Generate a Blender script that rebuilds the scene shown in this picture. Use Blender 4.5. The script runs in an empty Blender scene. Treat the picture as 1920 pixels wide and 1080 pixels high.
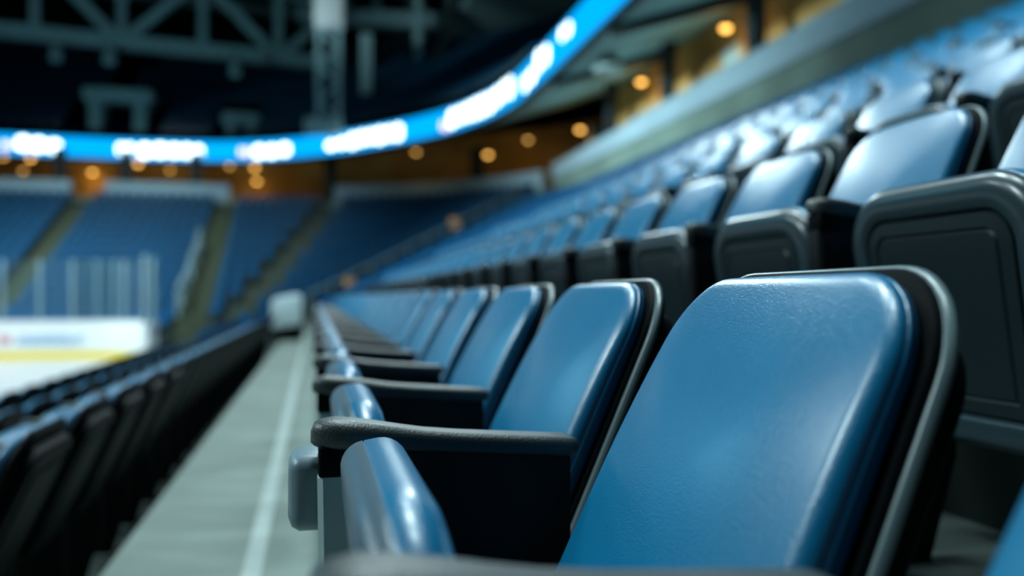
import bpy, math, random
from mathutils import Vector
random.seed(11)
S = bpy.context.scene
COL = S.collection
R = math.radians

# ------------------------------------------------------------------ materials
def new_mat(name):
    m = bpy.data.materials.new(name); m.use_nodes = True
    nt = m.node_tree; return m, nt, nt.nodes['Principled BSDF']
def mat(name, col, rough=.5, spec=.5, metal=0., noise=0., nscale=6., bump=None, coat=0., sheen=0.):
    m, nt, b = new_mat(name)
    b.inputs['Base Color'].default_value = (*col, 1); b.inputs['Roughness'].default_value = rough
    b.inputs['Metallic'].default_value = metal; b.inputs['Specular IOR Level'].default_value = spec
    b.inputs['Coat Weight'].default_value = coat; b.inputs['Coat Roughness'].default_value = .25
    tc = nt.nodes.new('ShaderNodeTexCoord')
    if noise:
        n = nt.nodes.new('ShaderNodeTexNoise'); n.inputs['Scale'].default_value = nscale; n.inputs['Detail'].default_value = 5
        nt.links.new(tc.outputs['Object'], n.inputs['Vector'])
        r = nt.nodes.new('ShaderNodeMapRange'); r.inputs[1].default_value = .3; r.inputs[2].default_value = .7
        r.inputs[3].default_value = 1-noise; r.inputs[4].default_value = 1+noise
        nt.links.new(n.outputs[0], r.inputs[0])
        mx = nt.nodes.new('ShaderNodeMix'); mx.data_type = 'RGBA'; mx.blend_type = 'MULTIPLY'; mx.inputs[0].default_value = 1
        mx.inputs[6].default_value = (*col, 1); nt.links.new(r.outputs[0], mx.inputs[7]); nt.links.new(mx.outputs[2], b.inputs['Base Color'])
    if bump:
        kind, sc, st, dist = bump
        if kind == 'leather':
            v = nt.nodes.new('ShaderNodeTexVoronoi'); v.inputs['Scale'].default_value = sc; v.feature = 'SMOOTH_F1'
            n2 = nt.nodes.new('ShaderNodeTexNoise'); n2.inputs['Scale'].default_value = sc*.5
            nt.links.new(tc.outputs['Object'], n2.inputs['Vector'])
            va = nt.nodes.new('ShaderNodeVectorMath'); va.operation = 'MULTIPLY_ADD'
            va.inputs[1].default_value = (.004,.004,.004); nt.links.new(n2.outputs['Color'], va.inputs[0]); nt.links.new(tc.outputs['Object'], va.inputs[2])
            nt.links.new(va.outputs[0], v.inputs['Vector']); out = v.outputs['Distance']
        else:
            v = nt.nodes.new('ShaderNodeTexNoise'); v.inputs['Scale'].default_value = sc; v.inputs['Detail'].default_value = 6
            nt.links.new(tc.outputs['Object'], v.inputs['Vector']); out = v.outputs[0]
        bp = nt.nodes.new('ShaderNodeBump'); bp.inputs['Strength'].default_value = st; bp.inputs['Distance'].default_value = dist
        bp.invert = kind == 'leather'
        nt.links.new(out, bp.inputs['Height']); nt.links.new(bp.outputs[0], b.inputs['Normal'])
    return m
def emit(name, col, strength):
    m, nt, b = new_mat(name)
    b.inputs['Base Color'].default_value = (0, 0, 0, 1); b.inputs['Specular IOR Level'].default_value = 0
    b.inputs['Emission Color'].default_value = (*col, 1); b.inputs['Emission Strength'].default_value = strength
    return m
M = {}
M['pad'] = mat('blue_leather', (.0008, .135, .275), .33, .48, noise=.06, nscale=9, coat=.45, bump=('leather', 620, .34, .001))
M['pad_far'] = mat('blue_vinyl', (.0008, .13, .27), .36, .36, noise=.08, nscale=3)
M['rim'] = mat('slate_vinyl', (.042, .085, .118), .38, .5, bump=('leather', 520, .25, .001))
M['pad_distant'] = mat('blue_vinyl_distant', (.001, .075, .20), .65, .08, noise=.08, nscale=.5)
M['rim_dark'] = mat('charcoal_vinyl', (.022, .045, .055), .30, .6)
M['shell'] = mat('black_shell', (.0015, .0025, .0032), .55, .06)
M['shell_panel'] = mat('charcoal_shell', (.008, .018, .021), .45, .35)
M['trim'] = mat('edge_trim', (.11, .16, .17), .30, .5)
M['arm'] = mat('black_arm_leather', (.026, .035, .037), .45, .5, bump=('leather', 420, .35, .0012))
M['panel'] = mat('black_panel', (.002, .003, .004), .55, .2)
M['post'] = mat('grey_post', (.34, .45, .45), .45, .5, noise=.05, nscale=20)
M['cup'] = mat('grey_plastic', (.13, .2, .235), .4, .5)
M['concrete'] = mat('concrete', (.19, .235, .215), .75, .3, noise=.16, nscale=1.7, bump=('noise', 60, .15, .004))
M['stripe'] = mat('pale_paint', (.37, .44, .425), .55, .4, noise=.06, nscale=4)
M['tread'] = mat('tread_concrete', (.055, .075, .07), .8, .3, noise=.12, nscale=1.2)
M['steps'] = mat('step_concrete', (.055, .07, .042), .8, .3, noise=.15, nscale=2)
M['wall'] = mat('wall_plaster', (.17, .25, .215), .8, .3, noise=.25, nscale=.55)
M['band'] = mat('pale_band', (.34, .50, .58), .6, .4, noise=.08, nscale=.4)
M['warm_wall'] = mat('ochre_wall', (.42, .26, .08), .7, .3, noise=.45, nscale=.35)
M['dark'] = mat('dark_steel', (.012, .025, .03), .6, .3)
M['soffit'] = mat('soffit_grey', (.30, .52, .54), .8, .2, noise=.1, nscale=.5)
M['soffit_panel'] = mat('soffit_pale', (.34, .48, .48), .7, .2)
M['roof'] = mat('roof_dark', (.006, .013, .016), .9, .1)
M['truss'] = mat('truss_steel', (.30, .52, .56), .6, .3, noise=.1, nscale=.6)
M['navy'] = mat('navy_deck', (.002, .004, .02), .9, .1)
M['white_box'] = mat('white_housing', (.8, .9, .92), .5, .4)
M['ice'] = mat('ice', (.90, .95, .96), .3, .4, noise=.02, nscale=.3)
M['board'] = mat('white_board', (.86, .92, .94), .4, .4)
M['yellow'] = mat('yellow_kick', (.85, .66, .02), .4, .4)
M['ad_blue'] = mat('faded_blue_print', (.22, .46, .72), .5, .3)
M['ad_red'] = mat('faded_red_print', (.66, .16, .24), .5, .3)
M['rail'] = mat('grey_rail', (.20, .30, .33), .4, .5)
M['glass_post'] = mat('post_grey', (.20, .32, .38), .5, .4)
M['pale_seat'] = mat('pale_vinyl', (.62, .78, .82), .35, .5)
M['led'] = emit('led_blue', (.0, .40, 1.0), 1.35)
M['led_white'] = emit('led_white', (.75, .97, 1.0), 4.5)
M['led_pink'] = emit('led_pink', (1.0, .72, .85), 2.2)
M['lamp'] = emit('warm_lamp', (1.0, .50, .10), 5.5)
M['lamp_dim'] = emit('warm_lamp_dim', (1.0, .52, .12), 2.8)
M['glow_box'] = emit('aisle_lamp_glow', (1.0, .62, .22), .3)
def glass_mat():
    m, nt, b = new_mat('rink_glass')
    out = nt.nodes['Material Output']
    t = nt.nodes.new('ShaderNodeBsdfTransparent'); t.inputs[0].default_value = (.88, .95, .96, 1)
    g = nt.nodes.new('ShaderNodeBsdfDiffuse'); g.inputs[0].default_value = (.6, .8, .85, 1)
    gl = nt.nodes.new('ShaderNodeBsdfGlossy'); gl.inputs['Roughness'].default_value = .1
    a = nt.nodes.new('ShaderNodeMixShader'); a.inputs[0].default_value = .025
    nt.links.new(t.outputs[0], a.inputs[1]); nt.links.new(g.outputs[0], a.inputs[2])
    c = nt.nodes.new('ShaderNodeMixShader'); c.inputs[0].default_value = .05
    nt.links.new(a.outputs[0], c.inputs[1]); nt.links.new(gl.outputs[0], c.inputs[2]); nt.links.new(c.outputs[0], out.inputs[0])
    nt.nodes.remove(b); return m
M['glass'] = glass_mat()

# ------------------------------------------------------------------ mesh helpers
class MB:
    def __init__(s): s.v = []; s.f = []
    def add(s, vs, fs):
        o = len(s.v); s.v += [tuple(v) for v in vs]; s.f += [tuple(i+o for i in f) for f in fs]
    def box(s, x0, x1, y0, y1, z0, z1, T=None):
        vs = [(x,y,z) for z in (z0,z1) for y in (y0,y1) for x in (x0,x1)]
        if T: vs = [T(*v) for v in vs]
        s.add(vs, [(0,2,3,1),(4,5,7,6),(0,1,5,4),(2,6,7,3),(0,4,6,2),(1,3,7,5)])
    def loft(s, rings, cap0=True, cap1=True, closed=True):
        n = len(rings[0]); o = len(s.v)
        for r in rings: s.v += [tuple(p) for p in r]
        for i in range(len(rings)-1):
            for j in range(n if closed else n-1):
                k = (j+1) % n
                s.f.append((o+i*n+j, o+i*n+k, o+(i+1)*n+k, o+(i+1)*n+j))
        if cap0: s.f.append(tuple(o+j for j in range(n))[::-1])
        if cap1: s.f.append(tuple(o+(len(rings)-1)*n+j for j in range(n)))
    def pole(s, center):                                   # fan from the last ring, n verts known
        s.v.append(tuple(center)); c = len(s.v)-1
        return c
    def tube(s, pts, r, n=10):
        pts = [Vector(p) for p in pts]; rings = []
        for i, p in enumerate(pts):
            d = (pts[min(i+1, len(pts)-1)] - pts[max(i-1, 0)]).normalized()
            a = d.cross(Vector((0,0,1)) if abs(d.z) < .95 else Vector((1,0,0))).normalized(); b = d.cross(a)
            rr = r[i] if isinstance(r, (list, tuple)) else r
            rings.append([p + (a*math.cos(t*2*math.pi/n) + b*math.sin(t*2*math.pi/n))*rr for t in range(n)])
        s.loft(rings)
    def bar(s, p, q, w, h):
        p, q = Vector(p), Vector(q); d = (q-p).normalized()
        a = d.cross(Vector((0,0,1)) if abs(d.z) < .95 else Vector((0,1,0))).normalized(); b = d.cross(a)
        rings = [[c + a*w/2*i + b*h/2*j for i, j in ((-1,-1),(1,-1),(1,1),(-1,1))] for c in (p, q)]
        s.loft(rings)
    def mesh(s, name, smooth=None):
        me = bpy.data.meshes.new(name); me.from_pydata(s.v, [], s.f); me.validate()
        import bmesh
        bm = bmesh.new(); bm.from_mesh(me); bmesh.ops.recalc_face_normals(bm, faces=bm.faces)
        if smooth is not None:
            for f in bm.faces: f.smooth = True
            for e in bm.edges:
                if len(e.link_faces) == 2 and e.calc_face_angle(0) > R(smooth): e.smooth = False
        bm.to_mesh(me); bm.free(); return me
    def build(s, name, m, parent=None, smooth=None, bevel=0, seg=2):
        me = s.mesh(name, smooth)
        if bevel:
            import bmesh
            bm = bmesh.new(); bm.from_mesh(me)
            bmesh.ops.bevel(bm, geom=[e for e in bm.edges if e.calc_face_angle(0) > R(30)], offset=bevel, segments=seg, profile=.5, affect='EDGES', clamp_overlap=True)
            for f in bm.faces: f.smooth = True
            bm.to_mesh(me); bm.free()
        me.materials.append(m if not isinstance(m, str) else M[m])
        o = bpy.data.objects.new(name, me); COL.objects.link(o)
        if parent: o.parent = parent
        return o
def tag(o, label=None, cat=None, group=None, kind=None):
    if label: o['label'] = label
    if cat: o['category'] = cat
    if group: o['group'] = group
    if kind: o['kind'] = kind
    return o
def thing(name, label, cat, loc=(0,0,0), rz=0, group=None):
    o = bpy.data.objects.new(name, None); COL.objects.link(o); o.location = loc; o.rotation_euler = (0,0,rz)
    o.empty_display_size = .1
    return tag(o, label, cat, group)
def struct(name, mb, m, label=None, cat=None, **k):
    return tag(mb.build(name, m, **k), label, cat, None, 'structure')

# ------------------------------------------------------------------ camera geometry (metres; rows run along +Y, uphill is +X)
FPX, TH = 1600., math.atan(370/1600.)
CAMZ = .85
PITCH = math.atan(16/1600.)
def proj(x, y, z):
    z -= CAMZ
    xc = x*math.cos(TH) - y*math.sin(TH); zc = y*math.cos(TH) + x*math.sin(TH)
    return (960 + FPX*xc/zc, 556 - FPX*z/zc, zc) if zc > .02 else (None, None, zc)
cam = bpy.data.objects.new('camera', bpy.data.cameras.new('camera')); COL.objects.link(cam); S.camera = cam
cam.location = (0, 0, CAMZ); cam.rotation_euler = (R(90)+PITCH, 0, -TH)
cam.data.sensor_width = 36; cam.data.lens = 30; cam.data.clip_start = .01; cam.data.clip_end = 400
cam.data.dof.use_dof = True; cam.data.dof.focus_distance = .86; cam.data.dof.aperture_fstop = 2.0

def unproj(px, py, h=None, Y=None, zc=None):
    xc = (px-960)/FPX; yc = (556-py)/FPX
    dx, dy = xc*math.cos(TH) + math.sin(TH), math.cos(TH) - xc*math.sin(TH)
    z = h/yc if h is not None else (Y/dy if Y is not None else zc)
    return (dx*z, dy*z, CAMZ + yc*z)
DECK_COLS = [unproj(686, 232, Y=50), unproj(783, 140, Y=56)]
# ------------------------------------------------------------------ seat parts
def rrect(a, b, rt, rb, n, m):
    """rounded rectangle, counter-clockwise from the lower right; m points per straight run"""
    rt = max(rt, .002); rb = max(rb, .002); P = []
    cs = [(a-rb, -b+rb, rb, -90), (a-rt, b-rt, rt, 0), (-a+rt, b-rt, rt, 90), (-a+rb, -b+rb, rb, 180)]
    for i, (cx, cy, r, a0) in enumerate(cs):
        for k in range(n+1):
            t = R(a0 + 90*k/n); P.append((cx+r*math.cos(t), cy+r*math.sin(t)))
        nx = cs[(i+1) % 4]; t = R(nx[3]); q = (nx[0]+nx[2]*math.cos(t), nx[1]+nx[2]*math.sin(t)); p = P[-1]
        for k in range(1, m): P.append((p[0]+(q[0]-p[0])*k/m, p[1]+(q[1]-p[1])*k/m))
    return P
def slab(layers, a, b, rt, rb, n, m, T, crown=0., shrink=(), taper=0., cap0=True, fn=None):
    """stack of inset rounded outlines: layers = (inset, w); shrink = extra rings to the middle of the face"""
    mb = MB(); rings = []
    def tp(u, v, w): return T(u*(1-taper*v/b), v, w + (fn(u, v)*max(0., w)/.044 if fn else 0))
    for d, w in layers:
        rings.append([tp(u, v, w) for u, v in rrect(a-d, b-d, rt-d, rb-d, n, m)])
    d, w = layers[-1]; base = rrect(a-d, b-d, rt-d, rb-d, n, m)
    for sc in shrink:
        rings.append([tp(u*sc, v*sc, w + crown*(1-sc*sc)) for u, v in base])
    mb.loft(rings, cap0, not shrink)
    if shrink:
        k = len(base); o = len(mb.v)-k; mb.v.append(tp(0, 0, w+crown)); c = len(mb.v)-1
        for j in range(k): mb.f.append((o+j, o+(j+1) % k, c))
    return mb
LEAN = R(24.5)
def Tback(u, v, w):
    sx, cx = math.sin(LEAN), math.cos(LEAN)
    return (.334 + v*sx - w*cx, u, .641 + v*cx + w*sx)
TILT = R(9)
def Tseat(u, v, w):                                        # w>0 towards the backrest (upholstered side), w<0 underside facing the rink
    return (.084 - v*math.sin(TILT) + w*math.cos(TILT), u, .519 + v*math.cos(TILT) + w*math.sin(TILT))
def arc_layers(r, n, d0, w0, up=True):
    return [(d0 + r*(1-math.cos(R(90*k/n))), w0 + r*math.sin(R(90*k/n))) for k in range(n+1)]
def back_pad(n, m, e, sh):
    er = .018
    L = [(.006, .0), (0, .006)] + ([(0, .0165), (-.001, .018), (-.001, .0205), (.0006, .022)] if e > 2 else []) + arc_layers(er, e, 0, .026)
    return slab(L, .196, .243, .078, .05, n, m, Tback, .010, sh, .06, fn=lambda u, v: -.017*max(0., (v+.03)/.266)**2.2 - .006*abs(u/.196)**2.5)
def back_shell(n, m):
    return slab([(.02, -.024), (.004, -.022), (0, -.017), (0, -.006), (.004, -.0005), (.012, .0)], .208, .257, .09, .05, n, m, Tback, taper=.055)
def back_trim(n, m):                                       # thin rolled edge running round the shell
    mb = MB(); rings = []
    for k in range(8):
        t = k*2*math.pi/8
        rings.append([Tback(u*(1-.055*v/.2465), v, -.011 + .006*math.sin(t)) for u, v in rrect(.2075+.0045*math.cos(t), .2565+.0045*math.cos(t), .09, .05, n, m)])
    rings.append(rings[0]); mb.loft(rings, False, False); return mb
def back_frame(n, m):
    return slab([(.0, -.026), (0, -.05), (.006, -.056), (.03, -.058), (.034, -.053), (.06, -.053), (.064, -.06)], .186, .222, .06, .05, n, m, Tback, taper=.05)
def seat_pad(n, m, e, sh):
    er = .024
    L = [(.004, -.010), (.0, -.007)] + arc_layers(er, e, 0, .006)
    return slab(L, .203, .200, .10, .04, n, m, Tseat, .012, sh, -.02)
def seat_rim(n, m, e):
    er = .024
    L = [(.004, -.006), (.0, -.009)] + [(d, -.009-w) for d, w in arc_layers(er, e, 0, 0)] + [(.044, -.035), (.050, -.030), (.052, -.018)]
    return slab(L, .203, .200, .10, .04, n, m, Tseat, taper=-.02, cap0=False)
def seat_shell(n, m, e, sh):
    L = [(.052, -.012), (.052, -.024), (.056, -.031), (.075, -.033), (.079, -.029), (.083, -.033)] if e > 2 else [(.052, -.012), (.054, -.031)]
    return slab(L, .203, .200, .10, .04, n, m, Tseat, 0., sh, -.02)
ARM = [(-.004, .703, .020, .011), (.0, .7125, .034, .024), (.008, .7155, .046, .030), (.022, .717, .054, .033), (.045, .7145, .057, .032), (.07, .7105, .054, .030),
       (.095, .706, .049, .026), (.12, .702, .046, .023), (.16, .698, .046, .022), (.2, .695, .048, .022), (.25, .6915, .050, .022), (.284, .689, .050, .022), (.2935, .6865, .044, .017), (.296, .684, .03, .01)]
def armrest(n):
    mb = MB(); rings = []
    for x, z, wd, th in ARM:
        rr = rrect(wd/2, th/2, min(th*.42, wd*.4), min(th*.36, wd*.4), n, 3)
        rings.append([(x, .26+u, z-th/2+v - .10*0) for u, v in rr])
    mb.loft(rings); return mb
def side_panel():
    mb = MB()
    prof = [(.05, .06), (.10, .02), (.22, .02), (.288, .25), (.288, .672), (.03, .684), (.03, .66), (.05, .62)]
    mb.loft([[(x, .26+y, z) for x, z in prof] for y in (-.015, .015)]); return mb
def front_post():
    mb = MB()
    rings = []
    for z, x0, x1, w in ((-.0, .010, .05, .022), (.35, .008, .05, .022), (.60, .004, .046, .021), (.655, .003, .044, .020), (.662, .006, .04, .017)):
        rings.append([(x, .26+y, z) for x, y in ((x0, -w+.006), (x0+.006, -w), (x1, -w), (x1, w), (x0+.006, w), (x0, w-.006))])
    mb.loft(rings); return mb
def post_bracket():
    mb = MB(); mb.box(.004, .046, .238, .282, .655, .69); return mb
def hinge():
    mb = MB(); mb.tube([(.10, -.235, .405), (.10, .235, .405)], .016, 10)
    mb.box(.09, .26, -.05, -.02, .395, .425); mb.box(.09, .26, .02, .05, .395, .425); return mb

CROWN_HI, CROWN_LO = (.95, .88, .8, .7, .6, .5, .38, .25, .12), (.8, .45)
def make_seat(lod, upper=False, plain=False):
    t = thing('stadium_seat', 'x', 'seat')
    if lod == 0:
        back_pad(10, 10, 6, CROWN_HI).build('backrest_pad', 'pad', t, 60)
        bs = back_shell(10, 4).build('backrest_shell', 'shell', t, 45)
        back_trim(10, 4).build('edge_trim', 'shell' if plain else 'trim', bs, 60)
        back_frame(8, 3).build('back_frame', 'shell', t, 40)
        seat_pad(10, 8, 6, CROWN_HI).build('seat_pad', 'pad', t, 60)
        seat_rim(10, 8, 6).build('seat_rim', 'rim_dark' if upper else 'rim', t, 60)
        seat_shell(8, 4, 3, (.9, .7, .4)).build('seat_shell', 'shell_panel', t, 40)
        ar = armrest(5).build('armrest', 'arm', t, 60)
        side_panel().build('side_panel', 'panel', t, bevel=.003)
        front_post().build('front_post', 'panel' if upper else 'post', t, 30)
        post_bracket().build('arm_bracket', 'shell', ar, bevel=.004)
        hinge().build('seat_hinge', 'shell', t, 40)
    else:
        back_pad(4, 2, 2, CROWN_LO).build('backrest_pad', 'pad_far', t, 60)
        back_shell(4, 2).build('backrest_shell', 'trim' if lod == 1 else 'shell', t, 45)
        seat_pad(4, 2, 2, CROWN_LO).build('seat_pad', 'pad_far', t, 60)
        seat_rim(4, 2, 2).build('seat_rim', 'rim_dark', t, 60)
        seat_shell(3, 1, 0, (.5,)).build('seat_shell', 'shell_panel', t, 40)
        armrest(2).build('armrest', 'arm', t, 60)
        side_panel().build('side_panel', 'panel', t)
    if upper:
        for c in t.children:
            if not c.name.startswith('back'): c.location.z = -.06
    return t
def drop(o):
    for c in list(o.children_recursive): bpy.data.objects.remove(c)
    bpy.data.objects.remove(o)
def dup(root):
    r = root.copy(); COL.objects.link(r)
    for ch in root.children:
        c = ch.copy(); COL.objects.link(c); c.parent = r
        for g in ch.children:
            d = g.copy(); COL.objects.link(d); d.parent = c
    return r

# rows: X of the backrest tops relative to the walkway row, floor height, phase of the first seat centre
PITCHY, DX = .52, .90
ROWS = {0: (0., 0., .698), 1: (.862, .369, 1.62), -1: (-1.125, -.355, 1.40), -2: (-1.92, -.592, 1.1), -3: (-2.78, -.772, 1.25)}
for n in range(2, 14): ROWS[n] = (.862 + .905*(n-1), .388*n - .012 + .0018*n*n, random.uniform(0, .52))
SIDE_END = 30.8
ORD = ('first second third fourth fifth sixth seventh eighth ninth tenth eleventh twelfth thirteenth fourteenth fifteenth sixteenth seventeenth eighteenth nineteenth').split()
TENS = {2: ('twentieth', 'twenty'), 3: ('thirtieth', 'thirty'), 4: ('fortieth', 'forty'), 5: ('fiftieth', 'fifty'), 6: ('sixtieth', 'sixty')}
def ordinal(i):
    if i < 20: return ORD[i-1]
    t, u = divmod(i, 10); return TENS[t][0] if u == 0 else TENS[t][1] + '-' + ORD[u-1]
cands = []; rest = []
for n, (rx, rz, ph) in ROWS.items():
    if n > 11: continue
    k0 = int(math.floor(ph/PITCHY)); y = ph - k0*PITCHY - PITCHY
    while y < SIDE_END:
        if n < 0 and 16.3 < y < 19: y += PITCHY; continue
        pts = [proj(rx+.4, y-.2, rz+.87), proj(rx+.4, y+.2, rz+.87), proj(rx+.36, y+.2, rz+.76), proj(rx+.02, y+.2, rz+.7)]
        ok = [p for p in pts if p[0] is not None and -20 < p[0] < 1990 and -12 < p[1] < 1090]
        if ok and (n >= 0 or y < 18): cands.append((pts[1][2], n, y))
        elif ok: rest.append((n, y))
        y += PITCHY
cands.sort()
chosen, far = cands[:300], cands[300:]
rest += [(n, y) for _, n, y in far]
PROTO = [make_seat(0), make_seat(1, True), make_seat(2), make_seat(0, True), make_seat(0, False, True)]
count = {}
for z, n, y in sorted(chosen, key=lambda c: (c[1], c[2])):
    count[n] = count.get(n, 0) + 1; i = count[n]
    lod = 0 if z < (7 if n in (0, 1) else 4.5) else (1 if n >= 0 else 2)
    if lod == 0 and n > 0: lod = 3
    elif lod == 0 and n < 0: lod = 4
    elif lod == 1 and n == 0: lod = 2
    o = dup(PROTO[lod]); rx, rz, _ = ROWS[n]; o.location = (rx, y, rz)
    if n == 0:
        row = 'in the walkway row'
    elif n > 0: row = 'in the %s row above the walkway' % ordinal(n)
    else: row = 'in the %s row below the walkway' % ordinal(-n)
    lab = ('blue tip-up seat' if n >= 0 else 'black-backed tip-up seat') + ', %s from the near end %s' % (ordinal(i), row)
    if n == 0 and abs(y-.698) < .01:
        lab = 'large sharp blue leather tip-up seat with a grey cup holder beyond its armrest'
        mb = MB()
        rings = []
        for d, x in ((.012, -.028), (.004, -.024), (0, -.016), (0, .02), (.004, .024)):
            rings.append([(x, .305+u, .633+v) for u, v in rrect(.045-d, .042-d, .014, .018, 5, 2)])
        mb.loft(rings); c = mb.build('cup_holder', 'cup', o, 50)
    if n == 0 and y < .3: lab = 'blurred blue seat cut off by the lower right corner, nearest of the walkway row'
    tag(o, lab, 'seat', {0: 'seats of the walkway row'}.get(n, ('seats above the walkway' if n > 0 else 'seats below the walkway')))
    if n == -1 and z < 9:
        mb = MB(); mb.box(.20, .235, -.205, -.165, .36, .42); mb.tube([(.235, -.185, .39), (.245, -.185, .39)], .014, 8)
        mb.build('mounting_bracket', 'cup', o, bevel=.003)
for p in PROTO: drop(p)

# ------------------------------------------------------------------ the bowl: concentric terraces round the rink
CX, CY = -4., 31.
def ring_pts(X, y0=-7., x1=-42., step=7.5):
    """a row line at side distance X: along the side, round the corner, along the end"""
    r = X - CX; P = [(X, y0, 0), (X, CY, 0)]
    k = int(90/step)
    for i in range(1, k+1):
        t = R(90*i/k); P.append((CX + r*math.cos(t), CY + r*math.sin(t), t))
    P.append((x1, CY+r, R(90))); return P
EDGE = {0: -.633, -1: -1.56, -2: -2.42, -3: -3.3}
for n in range(1, 15): EDGE[n] = ROWS[n-1][0] + .417 + .085 if n <= 13 else ROWS[13][0] + .52
def strip(mb, pa, za, pb, zb):
    o = len(mb.v)
    for p in pa: mb.v.append((p[0], p[1], za))
    k = len(pa)
    for p in pb: mb.v.append((p[0], p[1], zb))
    for i in range(k-1): mb.f.append((o+i, o+i+1, o+k+i+1, o+k+i))
# walkway floor (a slab) and the other treads
mb = MB(); mb.box(EDGE[0], EDGE[1], -7, CY, -.3, 0); struct('floor', mb, 'concrete')
mb = MB(); mb.box(-.215, -.157, -7, CY, 0, .004); struct('trim_1', mb, 'stripe')
mb = MB()
for n in range(-3, 14):
    side_last = n > 11
    z = ROWS[n][1]; pa, pb = ring_pts(EDGE[n]), ring_pts(EDGE[n+1])
    zprev = ROWS[n-1][1] if n > -3 else -1.0
    if n == 0: pa, pb = pa[1:], pb[1:]
    if side_last: pa, pb = pa[1:], pb[1:]
    strip(mb, pa, z, pb, z)
    pr = ring_pts(EDGE[n])
    if n == 0: pr = pr[1:]
    if side_last: pr = pr[1:]
    strip(mb, pr, zprev, pr, z)
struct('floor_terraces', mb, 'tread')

# far seats: everything beyond the individually built ones
fb = MB(); pan_faces = []
CLEAR = [unproj(655, 531, Y=34.22), unproj(852, 418, Y=36.66)]
def far_seat(x, y, z, ang):
    if any(math.hypot(x-c[0], y-c[1]) < .75 for c in CLEAR): return
    ca, sa = math.cos(ang), math.sin(ang)
    def T(px, py, pz): return (x + px*ca - py*sa, y + px*sa + py*ca, z + pz)
    P = lambda v, w: (.334 + v*.358 - w*.934, .641 + v*.934 + w*.358)
    vs = []
    for v, hw in ((-.235, .2), (.17, .195), (.236, .14)):
        for w in (.045, -.03):
            px, pz = P(v, w); vs += [T(px, -hw, pz), T(px, hw, pz)]
    fb.add(vs, [(0,1,5,4),(4,5,9,8),(3,2,6,7),(7,6,10,11),(8,9,11,10),(0,4,6,2),(4,8,10,6),(1,3,7,5),(5,7,11,9),(0,2,3,1)])
    pan_faces.append(len(fb.f)); fb.box(.035, .12, -.2, .2, .34, .625, T)
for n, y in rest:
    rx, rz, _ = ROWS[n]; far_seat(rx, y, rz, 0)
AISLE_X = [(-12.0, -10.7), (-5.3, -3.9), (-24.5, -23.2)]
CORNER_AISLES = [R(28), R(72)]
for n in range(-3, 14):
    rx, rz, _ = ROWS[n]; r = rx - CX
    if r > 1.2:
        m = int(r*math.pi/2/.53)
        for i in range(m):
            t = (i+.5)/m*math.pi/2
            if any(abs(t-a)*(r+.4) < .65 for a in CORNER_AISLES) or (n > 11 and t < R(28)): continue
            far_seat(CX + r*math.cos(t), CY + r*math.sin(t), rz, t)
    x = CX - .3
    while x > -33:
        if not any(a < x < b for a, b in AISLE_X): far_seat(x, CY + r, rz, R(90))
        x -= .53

# ------------------------------------------------------------------ upper deck path = LED ribbon path
CP = [(7.5,-14), (7.5,-4), (7.5,8), (7.5,20), (7.5,29), (7.2,33.5), (5.9,38), (3.4,42.2), (.3,45.9), (-3.6,48.6), (-8.3,49.5), (-16,49.2), (-26,49), (-38,49), (-50,49)]
def catmull(P, sub):
    out = []
    for i in range(1, len(P)-2):
        a, b, c, d = (Vector(p) for p in P[i-1:i+3])
        for k in range(sub):
            t = k/sub
            out.append(.5*((2*b) + (c-a)*t + (2*a-5*b+4*c-d)*t*t + (3*b-a-3*c+d)*t**3))
    out.append(Vector(P[-2])); return out
PATH = catmull(CP, 12)
NRM = []
for i in range(len(PATH)):
    d = (PATH[min(i+1, len(PATH)-1)] - PATH[max(i-1, 0)]).normalized(); NRM.append(Vector((d.y, -d.x)))   # outward
def off(o, i0=0, i1=None, keep=1):
    return [(p.x + q.x*o, p.y + q.y*o) for p, q in zip(PATH, NRM)][i0:i1]
RZ0, RZ1 = CAMZ + 7.38, CAMZ + 8.55
rib = thing('ribbon_display', 'glowing blue ribbon display curving round the upper deck front', 'display', (7.5, 0, RZ0))
def wpart(mb, name, m, par, **k):
    mb.v = [(x - par.location.x, y - par.location.y, z - par.location.z) for x, y, z in mb.v]
    return mb.build(name, m, par, **k)
def wallstrip(o0, o1, z0, z1, i0=0, i1=None):
    mb = MB(); A, B = off(o0, i0, i1), off(o1, i0, i1)
    rings = [[(a[0], a[1], z0), (a[0], a[1], z1), (b[0], b[1], z1), (b[0], b[1], z0)] for a, b in zip(A, B)]
    mb.loft(rings); return mb
wpart(wallstrip(.0, .12, RZ0+.08, RZ1-.06), 'screen', 'led', rib, smooth=30); SCREEN = rib.children[0]
mb = wallstrip(.13, .4, RZ0-.04, RZ1+.04); wpart(mb, 'housing', 'dark', rib)
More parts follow.
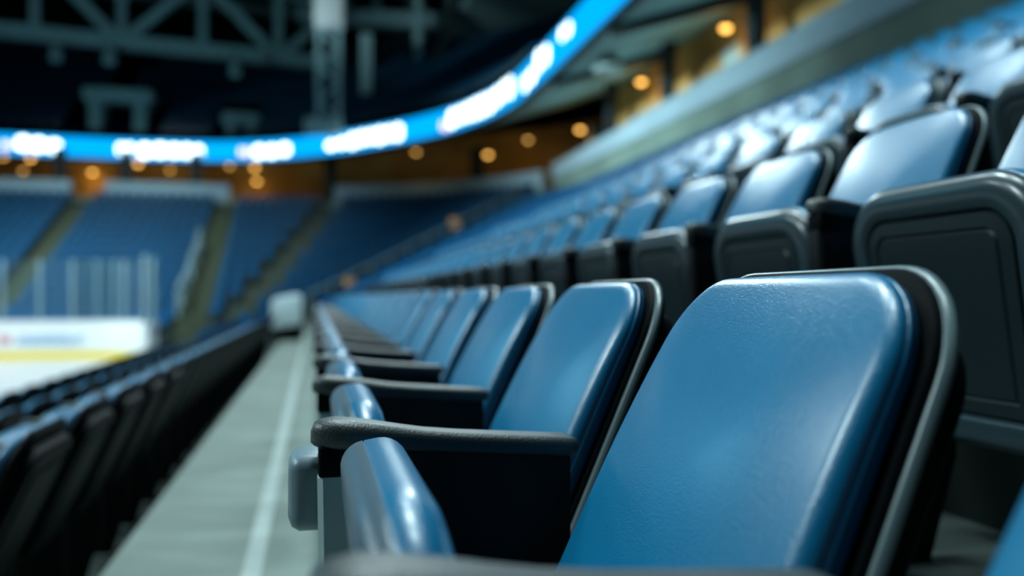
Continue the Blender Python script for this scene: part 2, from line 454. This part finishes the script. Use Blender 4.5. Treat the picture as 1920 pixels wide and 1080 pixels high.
# white lit messages, illegible in the photograph: rows of rounded bright blocks
def path_at_px(px):
    best = None
    for i in range(len(PATH)-1):
        for k in range(8):
            p = PATH[i].lerp(PATH[i+1], k/8); a = proj(p.x, p.y, 8.8)
            if a[0] is None or a[2] < 5: continue
            e = abs(a[0]-px)
            if best is None or e < best[0]: best = (e, i + k/8)
    return best[1]
def path_pt(t, o=0.):
    i = min(int(t), len(PATH)-2); f = t - i
    p = PATH[i].lerp(PATH[i+1], f); q = NRM[i].lerp(NRM[i+1], f).normalized(); return p + q*o, q
def glyphs(px0, px1, mname, lo, hi):
    t0, t1 = path_at_px(px0), path_at_px(px1); a = path_pt(t0)[0]; b = path_pt(t1)[0]
    cnt = max(2, int((a-b).length/.62)); H = RZ1-RZ0
    for g in range(cnt):
        tc = t0 + (t1-t0)*(g+.5)/cnt; dt = (t1-t0)/cnt*.42
        zz0 = RZ0 + H*(lo + random.uniform(-.04, .05)); zz1 = RZ0 + H*(hi + random.uniform(-.06, .04))
        m_ = MB(); rings = []
        for k in range(4):
            p, q = path_pt(tc - dt + 2*dt*k/3, -.012); p2 = p + q*.011
            c = .12 if k in (0, 3) else 0
            rings.append([(p.x, p.y, zz0+c), (p.x, p.y, zz1-c), (p2.x, p2.y, zz1-c), (p2.x, p2.y, zz0+c)])
        m_.loft(rings); wpart(m_, 'lit_character', mname, rib).parent = SCREEN
for a, b, mn, lo, hi in ((2, 26, 'led_pink', .3, .6), (28, 116, 'led_white', .2, .82), (216, 250, 'led_white', .2, .8), (256, 380, 'led_white', .18, .78), (447, 468, 'led_pink', .2, .6),
                  (472, 545, 'led_white', .15, .75), (610, 650, 'led_white', .2, .65), (652, 755, 'led_white', .2, .85), (826, 842, 'led_pink', .12, .5), (840, 925, 'led_white', .2, .9), (925, 962, 'led_white', .3, .95),
                  (980, 1005, 'led_white', .12, .6), (1005, 1030, 'led_white', .35, .9), (1050, 1072, 'led_white', .5, .9)):
    glyphs(a, b, mn, lo, hi)
# upper deck: soffit underneath, stepped rows of seats above
mb = MB(); strip(mb, off(.42), RZ0-.0, off(6.5), RZ0+2.0); struct('ceiling_soffit', mb, 'soffit')
mb = MB(); 
for j in range(18):
    z = RZ1 + .1 + .50*j
    strip(mb, off(.3+.85*j), z, off(.3+.85*(j+1)), z); strip(mb, off(.3+.85*j), z-.5, off(.3+.85*j), z)
struct('floor_upper_deck', mb, 'navy')
for j in range(17):
    z = RZ1 + .1 + .50*j
    for i in range(40, len(PATH)-14):
        d = (PATH[i+1]-PATH[i]).length; k = max(1, int(d/.55))
        for q in range(k):
            p, nrm = path_pt(i + (q+.5)/k, .25+.85*j); ang = math.atan2(nrm.y, nrm.x)
            if any(math.hypot(p.x-q_[0], p.y-q_[1]) < 1.1 for q_ in DECK_COLS): continue
            if -12.2 < p.x < -10.6 or -22.8 < p.x < -21.4 or (j < 5 and (-13.2 < p.x < -8.2 or -5.6 < p.x < -3)): continue
            far_seat(p.x, p.y, z, ang)
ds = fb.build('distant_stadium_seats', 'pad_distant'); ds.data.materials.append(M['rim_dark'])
assert len(ds.data.polygons) == len(fb.f)
for q in pan_faces:
    for k in range(6): ds.data.polygons[q+k].material_index = 1
tag(ds, 'mass of blue seats filling the far stands and upper deck', 'seats', None, 'stuff')

# soffit bays: pale panels and cross beams over the side stand
for k in range(7):
    y0 = 4.5 + 5.9*k
    if y0 > 29: break
    mb = MB(); sl = 2.02/6.2
    mb.loft([[(7.95, y, RZ0+.1-.03), (8.5, y, RZ0+.1+.55*sl-.03), (8.5, y, RZ0+.1+.55*sl-.10), (7.95, y, RZ0+.1-.1)] for y in (y0+.5, y0+5.0)])
    tag(mb.build('ceiling_light_panel', 'soffit_panel'), None, None, None, 'structure')
    mb = MB(); mb.loft([[(7.95, y, RZ0+.0), (12.4, y, RZ0+1.5), (12.4, y, RZ0+1.1), (7.95, y, RZ0-.25)] for y in (y0-.3, y0+.1)])
    tag(mb.build('ceiling_beam', 'dark'), None, None, None, 'structure')
# soffit fixture (round ring light, unlit) seen under the deck
fx = thing('round_speaker', 'pale round speaker under the deck soffit beside the blue ribbon', 'speaker', (9.3, 26.2, RZ0+.05))
mb = MB(); rings = []
for k in range(16):
    t = k*2*math.pi/16
    rings.append([(.42*math.cos(t)*(1+.22*math.cos(s)), .42*math.sin(t)*(1+.22*math.cos(s)), -.05+.1*math.sin(s)) for s in [q*math.pi/3 for q in range(6)]])
rings.append(rings[0]); mb.loft(rings, False, False); mb.build('rim', 'soffit_panel', fx, 60)
mb = MB(); mb.tube([(0, 0, .35), (0, 0, -.02)], .3, 14); mb.build('driver', 'dark', fx, 40)

# ------------------------------------------------------------------ walls at the top of the lower bowl
XW = 10.78
mb = MB(); mb.box(XW, XW+.3, -7, 38, ROWS[11][1]-.3, 6.29); struct('wall_right', mb, 'wall')
mb = MB(); mb.box(XW-.12, XW+.35, -7, 38, 6.25, 6.95); struct('trim_2', mb, 'band', bevel=.06)
mb = MB(); mb.box(XW+.3, 13, -7, 35, 6.1, 6.29); struct('floor_concourse', mb, 'dark')
mb = MB(); mb.box(12.75, 13.0, -7, 35, 6.29, 9.8); struct('wall_concourse', mb, 'warm_wall')
# corner and end wall (band broken by openings)
RW = ROWS[13][0] + .55 - CX + .1
def arcwall(t0, t1, r0, r1, z0, z1, k=12):
    mb = MB(); rings = []
    for i in range(k+1):
        t = R(t0 + (t1-t0)*i/k); c, s = math.cos(t), math.sin(t)
        rings.append([(CX+r0*c, CY+r0*s, z0), (CX+r0*c, CY+r0*s, z1), (CX+r1*c, CY+r1*s, z1), (CX+r1*c, CY+r1*s, z0)])
    mb.loft(rings); return mb
ZB0, ZB1 = CAMZ+5.02, CAMZ+5.92
struct('wall_corner', arcwall(27, 90, RW, RW+.3, 4.9, ZB0+.05), 'wall')
struct('trim_3', arcwall(28, 72, RW-.1, RW+.35, ZB0, ZB1), 'band')
mb = MB(); mb.box(-42, CX, CY+RW, CY+RW+.3, 4.9, ZB0+.05); struct('wall_end', mb, 'wall')
for nm, a, b in (('trim_4', -10.5, -4.4), ('trim_5', -22.5, -12.1), ('trim_6', -40, -24.5)):
    mb = MB(); mb.box(a, b, CY+RW-.1, CY+RW+.35, ZB0, ZB1); struct(nm, mb, 'band', bevel=.05)
mb = MB()                                                  # concourse slab behind the corner and end
mb.loft([[(CX+RW*math.cos(R(t)), CY+RW*math.sin(R(t)), 5.7), (CX+(RW+6)*math.cos(R(t)), CY+(RW+6)*math.sin(R(t)), 5.7), (CX+(RW+6)*math.cos(R(t)), CY+(RW+6)*math.sin(R(t)), 5.5), (CX+RW*math.cos(R(t)), CY+RW*math.sin(R(t)), 5.5)] for t in range(0, 91, 6)] +
        [[(-42, CY+RW, 5.7), (-42, CY+RW+6, 5.7), (-42, CY+RW+6, 5.5), (-42, CY+RW, 5.5)]])
struct('floor_gallery', mb, 'dark')
mb = arcwall(0, 90, RW+5.5, RW+5.8, 5.7, 10.2); struct('wall_gallery_corner', mb, 'warm_wall')
mb = MB(); mb.box(-42, CX, CY+RW+5.5, CY+RW+5.8, 5.7, 10.2); struct('wall_gallery', mb, 'warm_wall')
# concourse columns and railings
for y in (9.2, 15.1, 21.0, 26.9, 32.6):
    mb = MB(); mb.box(11.45, 11.85, y-.22, y+.22, 6.29, 9.6); struct('column', mb, 'dark', bevel=.04)
for t in (20, 46, 74):
    c, s = math.cos(R(t)), math.sin(R(t)); mb = MB(); x, y = CX+(RW+1.2)*c, CY+(RW+1.2)*s
    mb.box(x-.3, x+.3, y-.3, y+.3, 5.7, 8.6); struct('column', mb, 'dark', bevel=.04)
for x in (-6.2, -9.7, -12.9, -19, -26):
    mb = MB(); mb.box(x-.25, x+.25, CY+RW+.8, CY+RW+1.3, 5.7, 8.6); struct('column', mb, 'dark', bevel=.04)
rl = thing('guard_rail', 'grey guard rail along the concourse edge above the side stand', 'railing', (XW+.55, 0, 6.29))
mb = MB(); mb.bar((0, -6, 1.02), (0, 30, 1.02), .09, .07); mb.build('top_rail', 'rail', rl)
for k in range(13):
    mb = MB(); mb.bar((0, -5.5+2.9*k, 0), (0, -5.5+2.9*k, 1.0), .06, .06); mb.build('rail_post', 'rail', rl)
mb = MB(); mb.box(-.02, .02, -6, 30, .1, .75); mb.build('kick_panel', 'dark', rl)
# counters and doors seen in the warm concourse: tall pale wall panels
for k, (y, w) in enumerate(((12.2, 1.2), (18.2, .9), (24.4, 1.1), (29.5, .9))):
    mb = MB(); mb.box(12.66, 12.78, y-w/2, y+w/2, 6.3, 8.7); struct('door_%d' % (k+1), mb, 'soffit_panel', bevel=.02)

# ------------------------------------------------------------------ warm downlights
def downlight(p, r, label, mname, watt):
    t = thing('downlight', label, 'lamp', p, 0, 'warm downlights of the concourse')
    mb = MB(); mb.tube([(0, 0, .16), (0, 0, .03)], [r*1.15, r*1.25], 14); mb.build('housing', 'dark', t, 40)
    mb = MB(); rings = []
    for k in range(1, 6):
        a = R(90*k/5); rings.append([(r*math.sin(a)*math.cos(q*math.pi/7), r*math.sin(a)*math.sin(q*math.pi/7), .03 - r*.8*math.cos(a)) for q in range(14)])
    mb.loft(rings); mb.build('bulb', mname, t, 60)
    if watt:
        l = bpy.data.lights.new('downlight_glow', 'POINT'); l.energy = watt*.18; l.color = (1, .56, .16); l.shadow_soft_size = .15
        lo = bpy.data.objects.new('downlight_glow', l); COL.objects.link(lo); lo.location = (p[0], p[1], p[2]-.45)
LAB = 'warm round downlight %s'
side = [((1362, 52), 8.0, 'above the upper right stand, brightest and highest of them', 'lamp', 130), ((1203, 153), 8.05, 'under the deck, second below the highest one on the right', 'lamp', 130),
        ((1088, 243), 7.7, 'under the deck, just right of where the ribbon bends', 'lamp', 130), ((915, 290), 7.5, 'below the ribbon bend over the corner stand', 'lamp', 130),
        ((780, 285), 7.4, 'pale, close under the ribbon left of the corner stand', 'lamp_dim', 50), ((990, 262), 7.5, 'dim, between the ribbon bend and the side wall', 'lamp_dim', 30),
        ((5, 293), 7.4, 'at the far left edge under the ribbon', 'lamp', 40), ((56, 297), 7.4, 'second from the left edge under the ribbon', 'lamp', 40),
        ((172, 323), 7.0, 'above the aisle opening of the end stand', 'lamp', 90), ((258, 307), 7.35, 'under the ribbon, first right of the aisle opening', 'lamp', 40),
        ((318, 319), 7.1, 'under the ribbon, second right of the aisle opening', 'lamp_dim', 40), ((367, 316), 7.2, 'under the ribbon, third right of the aisle opening', 'lamp', 40),
        ((430, 311), 7.05, 'small, tucked under the ribbon where it starts to curve', 'lamp_dim', 30), ((477, 314), 7.15, 'upper of the pair above the corner opening', 'lamp', 40),
        ((481, 340), 6.7, 'lower brighter one of the pair above the corner opening', 'lamp', 90), ((42, 320), 6.9, 'low and dim near the left edge of the end stand', 'lamp_dim', 0), ((376, 352), 6.4, 'pale one just over the end stand parapet', 'lamp_dim', 0)]
for (px, py), h, lab, mn, w in side:
    downlight(unproj(px, py, h=h), .15 if mn == 'lamp' else .13, LAB % lab, mn, w)

# ------------------------------------------------------------------ aisles: steps and hand rails
def aisle_steps(name, label, fr, to, ang, w, n0=-3, n1=13, riserfn=None):
    pass
def steps_mesh(mapfn, w):
    mb = MB()
    for n in range(-3, 13):
        z = ROWS[n][1]; zn = ROWS[n+1][1]; a, b = EDGE[n+1]-.45, EDGE[n+1]
        mb.box(a, b, -w/2, w/2, z, z + (zn-z)/2, mapfn)
        mb.box(b-.01, b+.02, -w/2, w/2, z, zn+.012, mapfn); mb.box(b, b+.45, -w/2, w/2, zn, zn+.012, mapfn)
    return mb
for nm, xm in (('steps', -11.35), ('steps', -4.6), ('steps', -23.85)):
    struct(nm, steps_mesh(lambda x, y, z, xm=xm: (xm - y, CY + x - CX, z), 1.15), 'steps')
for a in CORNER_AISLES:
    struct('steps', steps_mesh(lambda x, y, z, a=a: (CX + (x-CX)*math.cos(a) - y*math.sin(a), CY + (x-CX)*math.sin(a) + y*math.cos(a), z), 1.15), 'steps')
def hand_rail(name, label, P, r, hts=.95):
    t = thing(name, label, 'railing', P[0]); o = Vector(P[0])
    Q = [Vector(p)-o for p in P]
    mb = MB(); mb.tube([Q[0]+Vector((0,0,hts))]+[q+Vector((0,0,hts)) for q in Q[1:]], r, 8); mb.build('top_rail', 'rail', t, 50)
    for q in Q:
        mb = MB(); mb.tube([q, q+Vector((0,0,hts))], r*.8, 8); mb.build('rail_post', 'rail', t, 50)
def bowl_z(X):
    n = max(k for k in EDGE if EDGE[k] <= X) if X > EDGE[-3] else -3
    return ROWS[min(n, 13)][1]
hand_rail('hand_rail', 'grey hand rail climbing the aisle at the end of the side stand', [(CX + (x-CX)*math.cos(R(28)), CY + (x-CX)*math.sin(R(28)), bowl_z(x)) for x in (.25, 1.2, 2.1, 3.0, 3.9, 4.8, 5.7, 6.6, 7.5, 8.4, 9.3, 10.2, 11.0)], .06)
hand_rail('hand_rail', 'pale blue hand rail climbing the aisle beside the rink corner glass', [(-5.1, CY + x - CX, bowl_z(x)) for x in (-.3, .8, 2.2, 3.6, 4.9, 6.2)], .10, 1.1)
for p, lab in ((unproj(655, 531, Y=34.22), 'small amber aisle lamp at the foot of the side stand hand rail'), (unproj(852, 418, Y=36.66), 'small amber aisle lamp halfway up the side stand hand rail')):
    t = thing('aisle_lamp', lab, 'lamp', p)
    zb = bowl_z(CX + math.hypot(p[0]-CX, p[1]-CY))
    mb = MB(); mb.tube([(0, 0, zb-p[2]), (0, 0, -.18)], .05, 8); mb.build('post', 'rail', t, 40)
    mb = MB(); mb.box(-.2, .2, -.1, .1, -.2, .2); mb.build('lens', 'glow_box', t, bevel=.05)

# ------------------------------------------------------------------ rink
ICE_Z = -.95
mb = MB(); mb.box(-45, -2.9, -20, 27.2, ICE_Z-.2, ICE_Z); struct('floor_ice', mb, 'ice')
mb = MB(); mb.box(-45, -1.0, 27.2, 36, ICE_Z-.25, ICE_Z-.02)
struct('floor_apron', mb, 'tread')
# board line: end boards, then a rounded corner coming back towards the stands
BY, BX, BR = 27.0, -4.25, 2.6
def board_pts(o=0.):
    P = [(-44, BY+o), (-30, BY+o), (-20, BY+o), (-12, BY+o), (BX-BR, BY+o)]
    for k in range(1, 9):
        t = R(90 - 90*k/8); P.append((BX-BR+(BR+o)*math.cos(t), BY-BR+(BR+o)*math.sin(t)))
    P.append((BX+o, BY-BR-1.2)); return P
def board_strip(o0, o1, z0, z1):
    mb = MB(); A, B = board_pts(o0), board_pts(o1)
    mb.loft([[(a[0], a[1], z0), (a[0], a[1], z1), (b[0], b[1], z1), (b[0], b[1], z0)] for a, b in zip(A, B)]); return mb
bd = thing('rink_boards', 'white rink boards with a yellow kick strip round the ice corner', 'boards', (-10, BY, ICE_Z))
wpart(board_strip(0, .12, ICE_Z, ICE_Z+1.07), 'board_panel', 'board', bd, smooth=30)
wpart(board_strip(-.02, .0, ICE_Z, ICE_Z+.22), 'kick_strip', 'yellow', bd, smooth=30)
wpart(board_strip(-.03, .16, ICE_Z+1.07, ICE_Z+1.11), 'cap_rail', 'board', bd, smooth=30)
# faded advertising print on the boards, unreadable strokes
def print_run(px0, px1, mname, py0, py1, cnt, slant):
    mb = MB()
    for i in range(cnt):
        px = px0 + (px1-px0)*(i+.5)/cnt
        x = unproj(px, 630, Y=BY)[0]; w = abs(unproj(px0, 630, Y=BY)[0]-unproj(px1, 630, Y=BY)[0])/cnt
        hh = random.uniform(.55, 1.0); z0 = unproj(px, py1, Y=BY)[2]; z1 = z0 + (unproj(px, py0, Y=BY)[2]-z0)*hh
        pts = []
        for k in range(7):
            f = k/6; pts.append((x + slant*(f-.5)*w + .28*w*math.sin(f*6.28+i*1.7), BY-.012, z0 + (z1-z0)*f))
        mb.tube(pts, .034, 5)
    return mb
wpart(print_run(32, 172, 'ad_blue', 627, 645, 15, .8), 'advert_print', 'ad_blue', bd)
wpart(print_run(190, 240, 'ad_red', 624, 646, 6, .6), 'advert_print', 'ad_red', bd)
wpart(print_run(-2, 22, 'ad_red', 626, 644, 3, .4), 'advert_print', 'ad_red', bd)
gl = thing('rink_glass', 'clear glass screen with pale posts standing on the rink boards', 'glass', (-10, BY, ICE_Z+1.11))
GH = 1.75
posts = [unproj(p, 560, Y=BY+.06)[0] for p in (-60, 5, 75, 183, 215)]
xs = [-36., -31.5, -27, -22.5] + posts + [BX-BR]
bp = [(x, BY+.06) for x in xs] + board_pts(.06)[5:]
bp = bp[:-1:2] + [bp[-1]] if False else bp
gp = [(x, BY+.06) for x in xs] + [board_pts(.06)[i] for i in (7, 9, 11, 12, 13)]
for i, (x, y) in enumerate(gp):
    mb = MB(); w = .055
    mb.tube([(x, y, ICE_Z+1.11), (x, y, ICE_Z+1.11+GH)], w, 8); wpart(mb, 'glass_post', 'glass_post', gl, smooth=50)
for (x0, y0), (x1, y1) in zip(gp, gp[1:]):
    mb = MB(); a, b = Vector((x0, y0, 0)), Vector((x1, y1, 0)); d = (b-a).normalized()
    mb.bar(a + d*.06 + Vector((0,0,ICE_Z+1.11+GH/2)), b - d*.06 + Vector((0,0,ICE_Z+1.11+GH/2)), .014, GH-.02); wpart(mb, 'pane', 'glass', gl)

# pale padded seat closing the front row beside the far end of the walkway
t = thing('aisle_chair', 'pale grey padded seat end closing the row at the far walkway end', 'seat', (-.86, 16.9, 0), R(-6))
mb = slab([(.02, -.06), (0, -.04), (0, .06)] + arc_layers(.05, 4, 0, .06), .30, .34, .14, .10, 5, 2, lambda u, v, w: (.34+u*.95, -w, .56+v*.9+u*.18), .03, (.7, .4))
mb.build('backrest', 'pale_seat', t, 60)
mb = MB(); mb.box(.06, .60, .0, .45, .0, .42); mb.build('base', 'panel', t, bevel=.03)
mb = MB(); mb.box(.10, .56, .12, .5, .42, .52); mb.build('seat', 'shell', t, bevel=.03)

# ------------------------------------------------------------------ roof structure
mb = MB(); mb.box(-60, 45, -20, 85, 27, 27.3); struct('ceiling', mb, 'roof')
mb = MB(); mb.box(-60, 45, 70, 70.4, 14, 27); struct('wall_far', mb, 'roof')
mb = MB(); mb.box(28, 28.4, -20, 70, 10, 27); struct('wall_side', mb, 'roof')
def truss(label, Y, h, x0, x1, panel, rise, cw=.75):
    t = thing('roof_truss', label, 'truss', (0, Y+2.5, CAMZ+h), R(9))
    mb = MB(); mb.bar((x0, 0, 0), (x1, 0, 0), cw, cw); mb.build('bottom_chord', 'truss', t)
    mb = MB(); mb.bar((x0, 0, rise), (x1, 0, rise), cw, cw); mb.build('top_chord', 'truss', t)
    x = x0; k = 0
    while x < x1 - panel*.5:
        mb = MB(); mb.bar((x, 0, .3), (x, 0, rise-.3), .45, .45); mb.build('post', 'truss', t)
        mb = MB(); a, b = (x+.2, 0, .2), (x+panel-.2, 0, rise-.2)
        if k % 2: a, b = (x+.2, 0, rise-.2), (x+panel-.2, 0, .2)
        mb.bar(a, b, .5, .5); mb.build('diagonal', 'truss', t); x += panel; k += 1
    return t
truss('pale teal roof truss crossing high above the end stand', 51, 14.35, -28, 1.2, 4.3, 4.2)
truss('roof truss higher and farther, behind the first one', 60, 20.0, -34, 14, 5.5, 4.0, .6)
# small stage lights hanging under the truss
for px, py, lab in ((103, 92, 'leftmost of three small spotlights hanging under the roof truss'), (203, 98, 'middle of three small spotlights hanging under the roof truss'), (440, 122, 'rightmost of three small spotlights hanging under the roof truss')):
    p = unproj(px, py, Y=51); t = thing('spotlight', lab, 'lamp', p)
    mb = MB(); mb.tube([(0, 0, .3), (0, 0, -.3), (0, -.1, -.5)], [.22, .34, .36], 10); mb.build('can', 'truss', t, 50)
    mb = MB(); mb.tube([(0, 0, .3), (0, 0, 14.35+CAMZ-.3-p[2])], .06, 6); mb.build('yoke', 'dark', t)
# hanging white housing on a lattice mast
p = unproj(615, 55, Y=44)
t = thing('speaker_tower', 'white speaker housing hanging on a pale lattice mast', 'speaker', p)
mb = MB(); mb.box(-.72, .72, -.5, .5, 0, 2.3); mb.build('speaker_box', 'white_box', t, bevel=.08)
for sx in (-.5, .5):
    mb = MB(); mb.bar((sx, 0, -4.6), (sx, 0, 0), .26, .26); mb.build('mast', 'truss', t)
for k in range(5):
    mb = MB(); s = 1 if k % 2 else -1; mb.bar((-.5*s, 0, -4.5+.9*k), (.5*s, 0, -3.6+.9*k), .16, .16); mb.build('lattice_brace', 'truss', t)
mb = MB(); mb.box(-1.2, .7, -.4, .4, -5.3, -4.5); mb.build('lower_box', 'truss', t, bevel=.06)
mb = MB(); mb.tube([(0, 0, 2.3), (0, 0, 26.9-p[2])], .05, 6); mb.build('cable', 'dark', t)
# columns carrying the roof behind the upper deck
for px, py, w in ((686, 232, .62), (783, 140, .5)):
    q = unproj(px, py, Y=50 if px < 700 else 56); mb = MB(); mb.box(q[0]-w/2, q[0]+w/2, q[1]-w/2, q[1]+w/2, q[2]-.6, q[2]+5.2 if px < 700 else 27); struct('column', mb, 'truss', bevel=.05)
mb = MB(); a, b = unproj(845, 20, Y=52.5), unproj(800, 150, Y=52.5); mb.bar(a, b, .7, .7); struct('beam', mb, 'dark')
mb = MB(); a, b = unproj(560, 28, Y=54), unproj(850, 40, Y=57); mb.bar(a, b, .8, .9); struct('beam', mb, 'truss')
mb = MB(); a, b = unproj(640, 112, Y=53), unproj(800, 60, Y=58); mb.bar(a, b, .6, .6); struct('beam', mb, 'dark')
# upper stair portals
def portal(label, px0, px1, py0, py1, Y, w):
    a, b = unproj(px0, py1, Y=Y), unproj(px1, py0, Y=Y); t = thing('stair_portal', label, 'portal', a); W, H = b[0]-a[0], b[2]-a[2]
    for x in (0, W):
        mb = MB(); mb.box(x-w/2, x+w/2, -.3, 1.4, -.1, H); mb.build('jamb', 'truss', t, bevel=.05)
    mb = MB(); mb.box(-w, W+w, -.35, 1.5, H, H+w*1.1); mb.build('lintel', 'truss', t, bevel=.05)
portal('teal stair portal in the dark upper deck, larger of the two', 178, 262, 192, 258, 51.2, .62)
portal('small teal stair portal in the dark upper deck by the lattice mast', 432, 470, 232, 262, 50.6, .5)
# pale underside of the roof bulkhead above the corner
H = 18.
P = [unproj(*q, h=H) for q in ((878, 112), (1000, 78), (1112, 12), (1190, -60), (930, -60), (862, 20))]
mb = MB(); k = len(P); mb.loft([[p for p in P], [(p[0], p[1], p[2]+.6) for p in P]]); struct('ceiling_bulkhead', mb, 'truss')

# ------------------------------------------------------------------ light
W = bpy.data.worlds.new('world'); S.world = W; W.use_nodes = True
W.node_tree.nodes['Background'].inputs[0].default_value = (.25, .75, .9, 1); W.node_tree.nodes['Background'].inputs[1].default_value = .01
def area(name, loc, target, sx, sy, watt, col=(.74, .96, 1.0), spread=180):
    l = bpy.data.lights.new(name, 'AREA'); l.shape = 'RECTANGLE'; l.size = sx; l.size_y = sy; l.energy = watt; l.color = col; l.spread = R(spread)
    o = bpy.data.objects.new(name, l); COL.objects.link(o); o.location = loc
    o.rotation_euler = (Vector(target)-Vector(loc)).to_track_quat('-Z', 'Y').to_euler(); return o
for y, w in ((2.2, 680), (8, 1250), (15, 620), (24, 320)):
    area('arena_and_fill_light', (0, y, 15.5), (.3, y, 0), 2.2, 2.2, w, spread=150)
area('arena_and_fill_light', (5.2, 31, 15.6), (1.2, 4, 1), 3.5, 2.5, 290, spread=80)
area('arena_and_fill_light', (-19, 34, 13), (.5, 4, 1), 6, 4, 55, (.22, .72, 1.0), spread=60)  # added unseen blue lamp, gives the seat pads a ribbon-like sheen
area('arena_and_fill_light', (-15, 3.5, 12.5), (.3, 1.5, .8), 1.6, 1.6, 190, spread=60)
area('arena_and_fill_light', (-15, 14, 12.5), (1.5, 10, 1.5), 2, 2, 240, spread=70)
area('arena_and_fill_light', (-32, 18, 5.5), (10, 28, 8.0), 3, 3, 1150, spread=35)  # added low fill lamp, unseen, brightens the pale band and soffit side
area('arena_and_fill_light', (-12, 24, 17), (-10, 38, 1.0), 4, 4, 1300, spread=68)
area('arena_and_fill_light', (-14, 14, 19), (-12, 22, ICE_Z), 4, 4, 560, (.9, .98, 1), 60)
area('arena_and_fill_light', (-30, 26, 2.5), (-6, 49, 16), 2, 2, 60, (.45, .95, 1), 40)  # added uplight out of view, only there to brighten the roof truss
q_ = unproj(612, 25, Y=44); area('speaker_fill_light', (-16, 20, 9), q_, 1, 1, 22, (.75, .97, 1), 14)  # added unseen lamp that lifts the white speaker housing
for y in (8, 13, 18, 23, 28, 33):
    area('soffit_fill_light', (11.0, y, 7.05), (9.3, y, 9.6), 1.2, .2, 15, (.42, .9, 1.0))  # invented uplights without fittings, added to brighten the dark soffit

vs = S.view_settings; vs.view_transform = 'Standard'; vs.look = 'None'; vs.exposure = 0; vs.gamma = 1; vs.use_curve_mapping = False
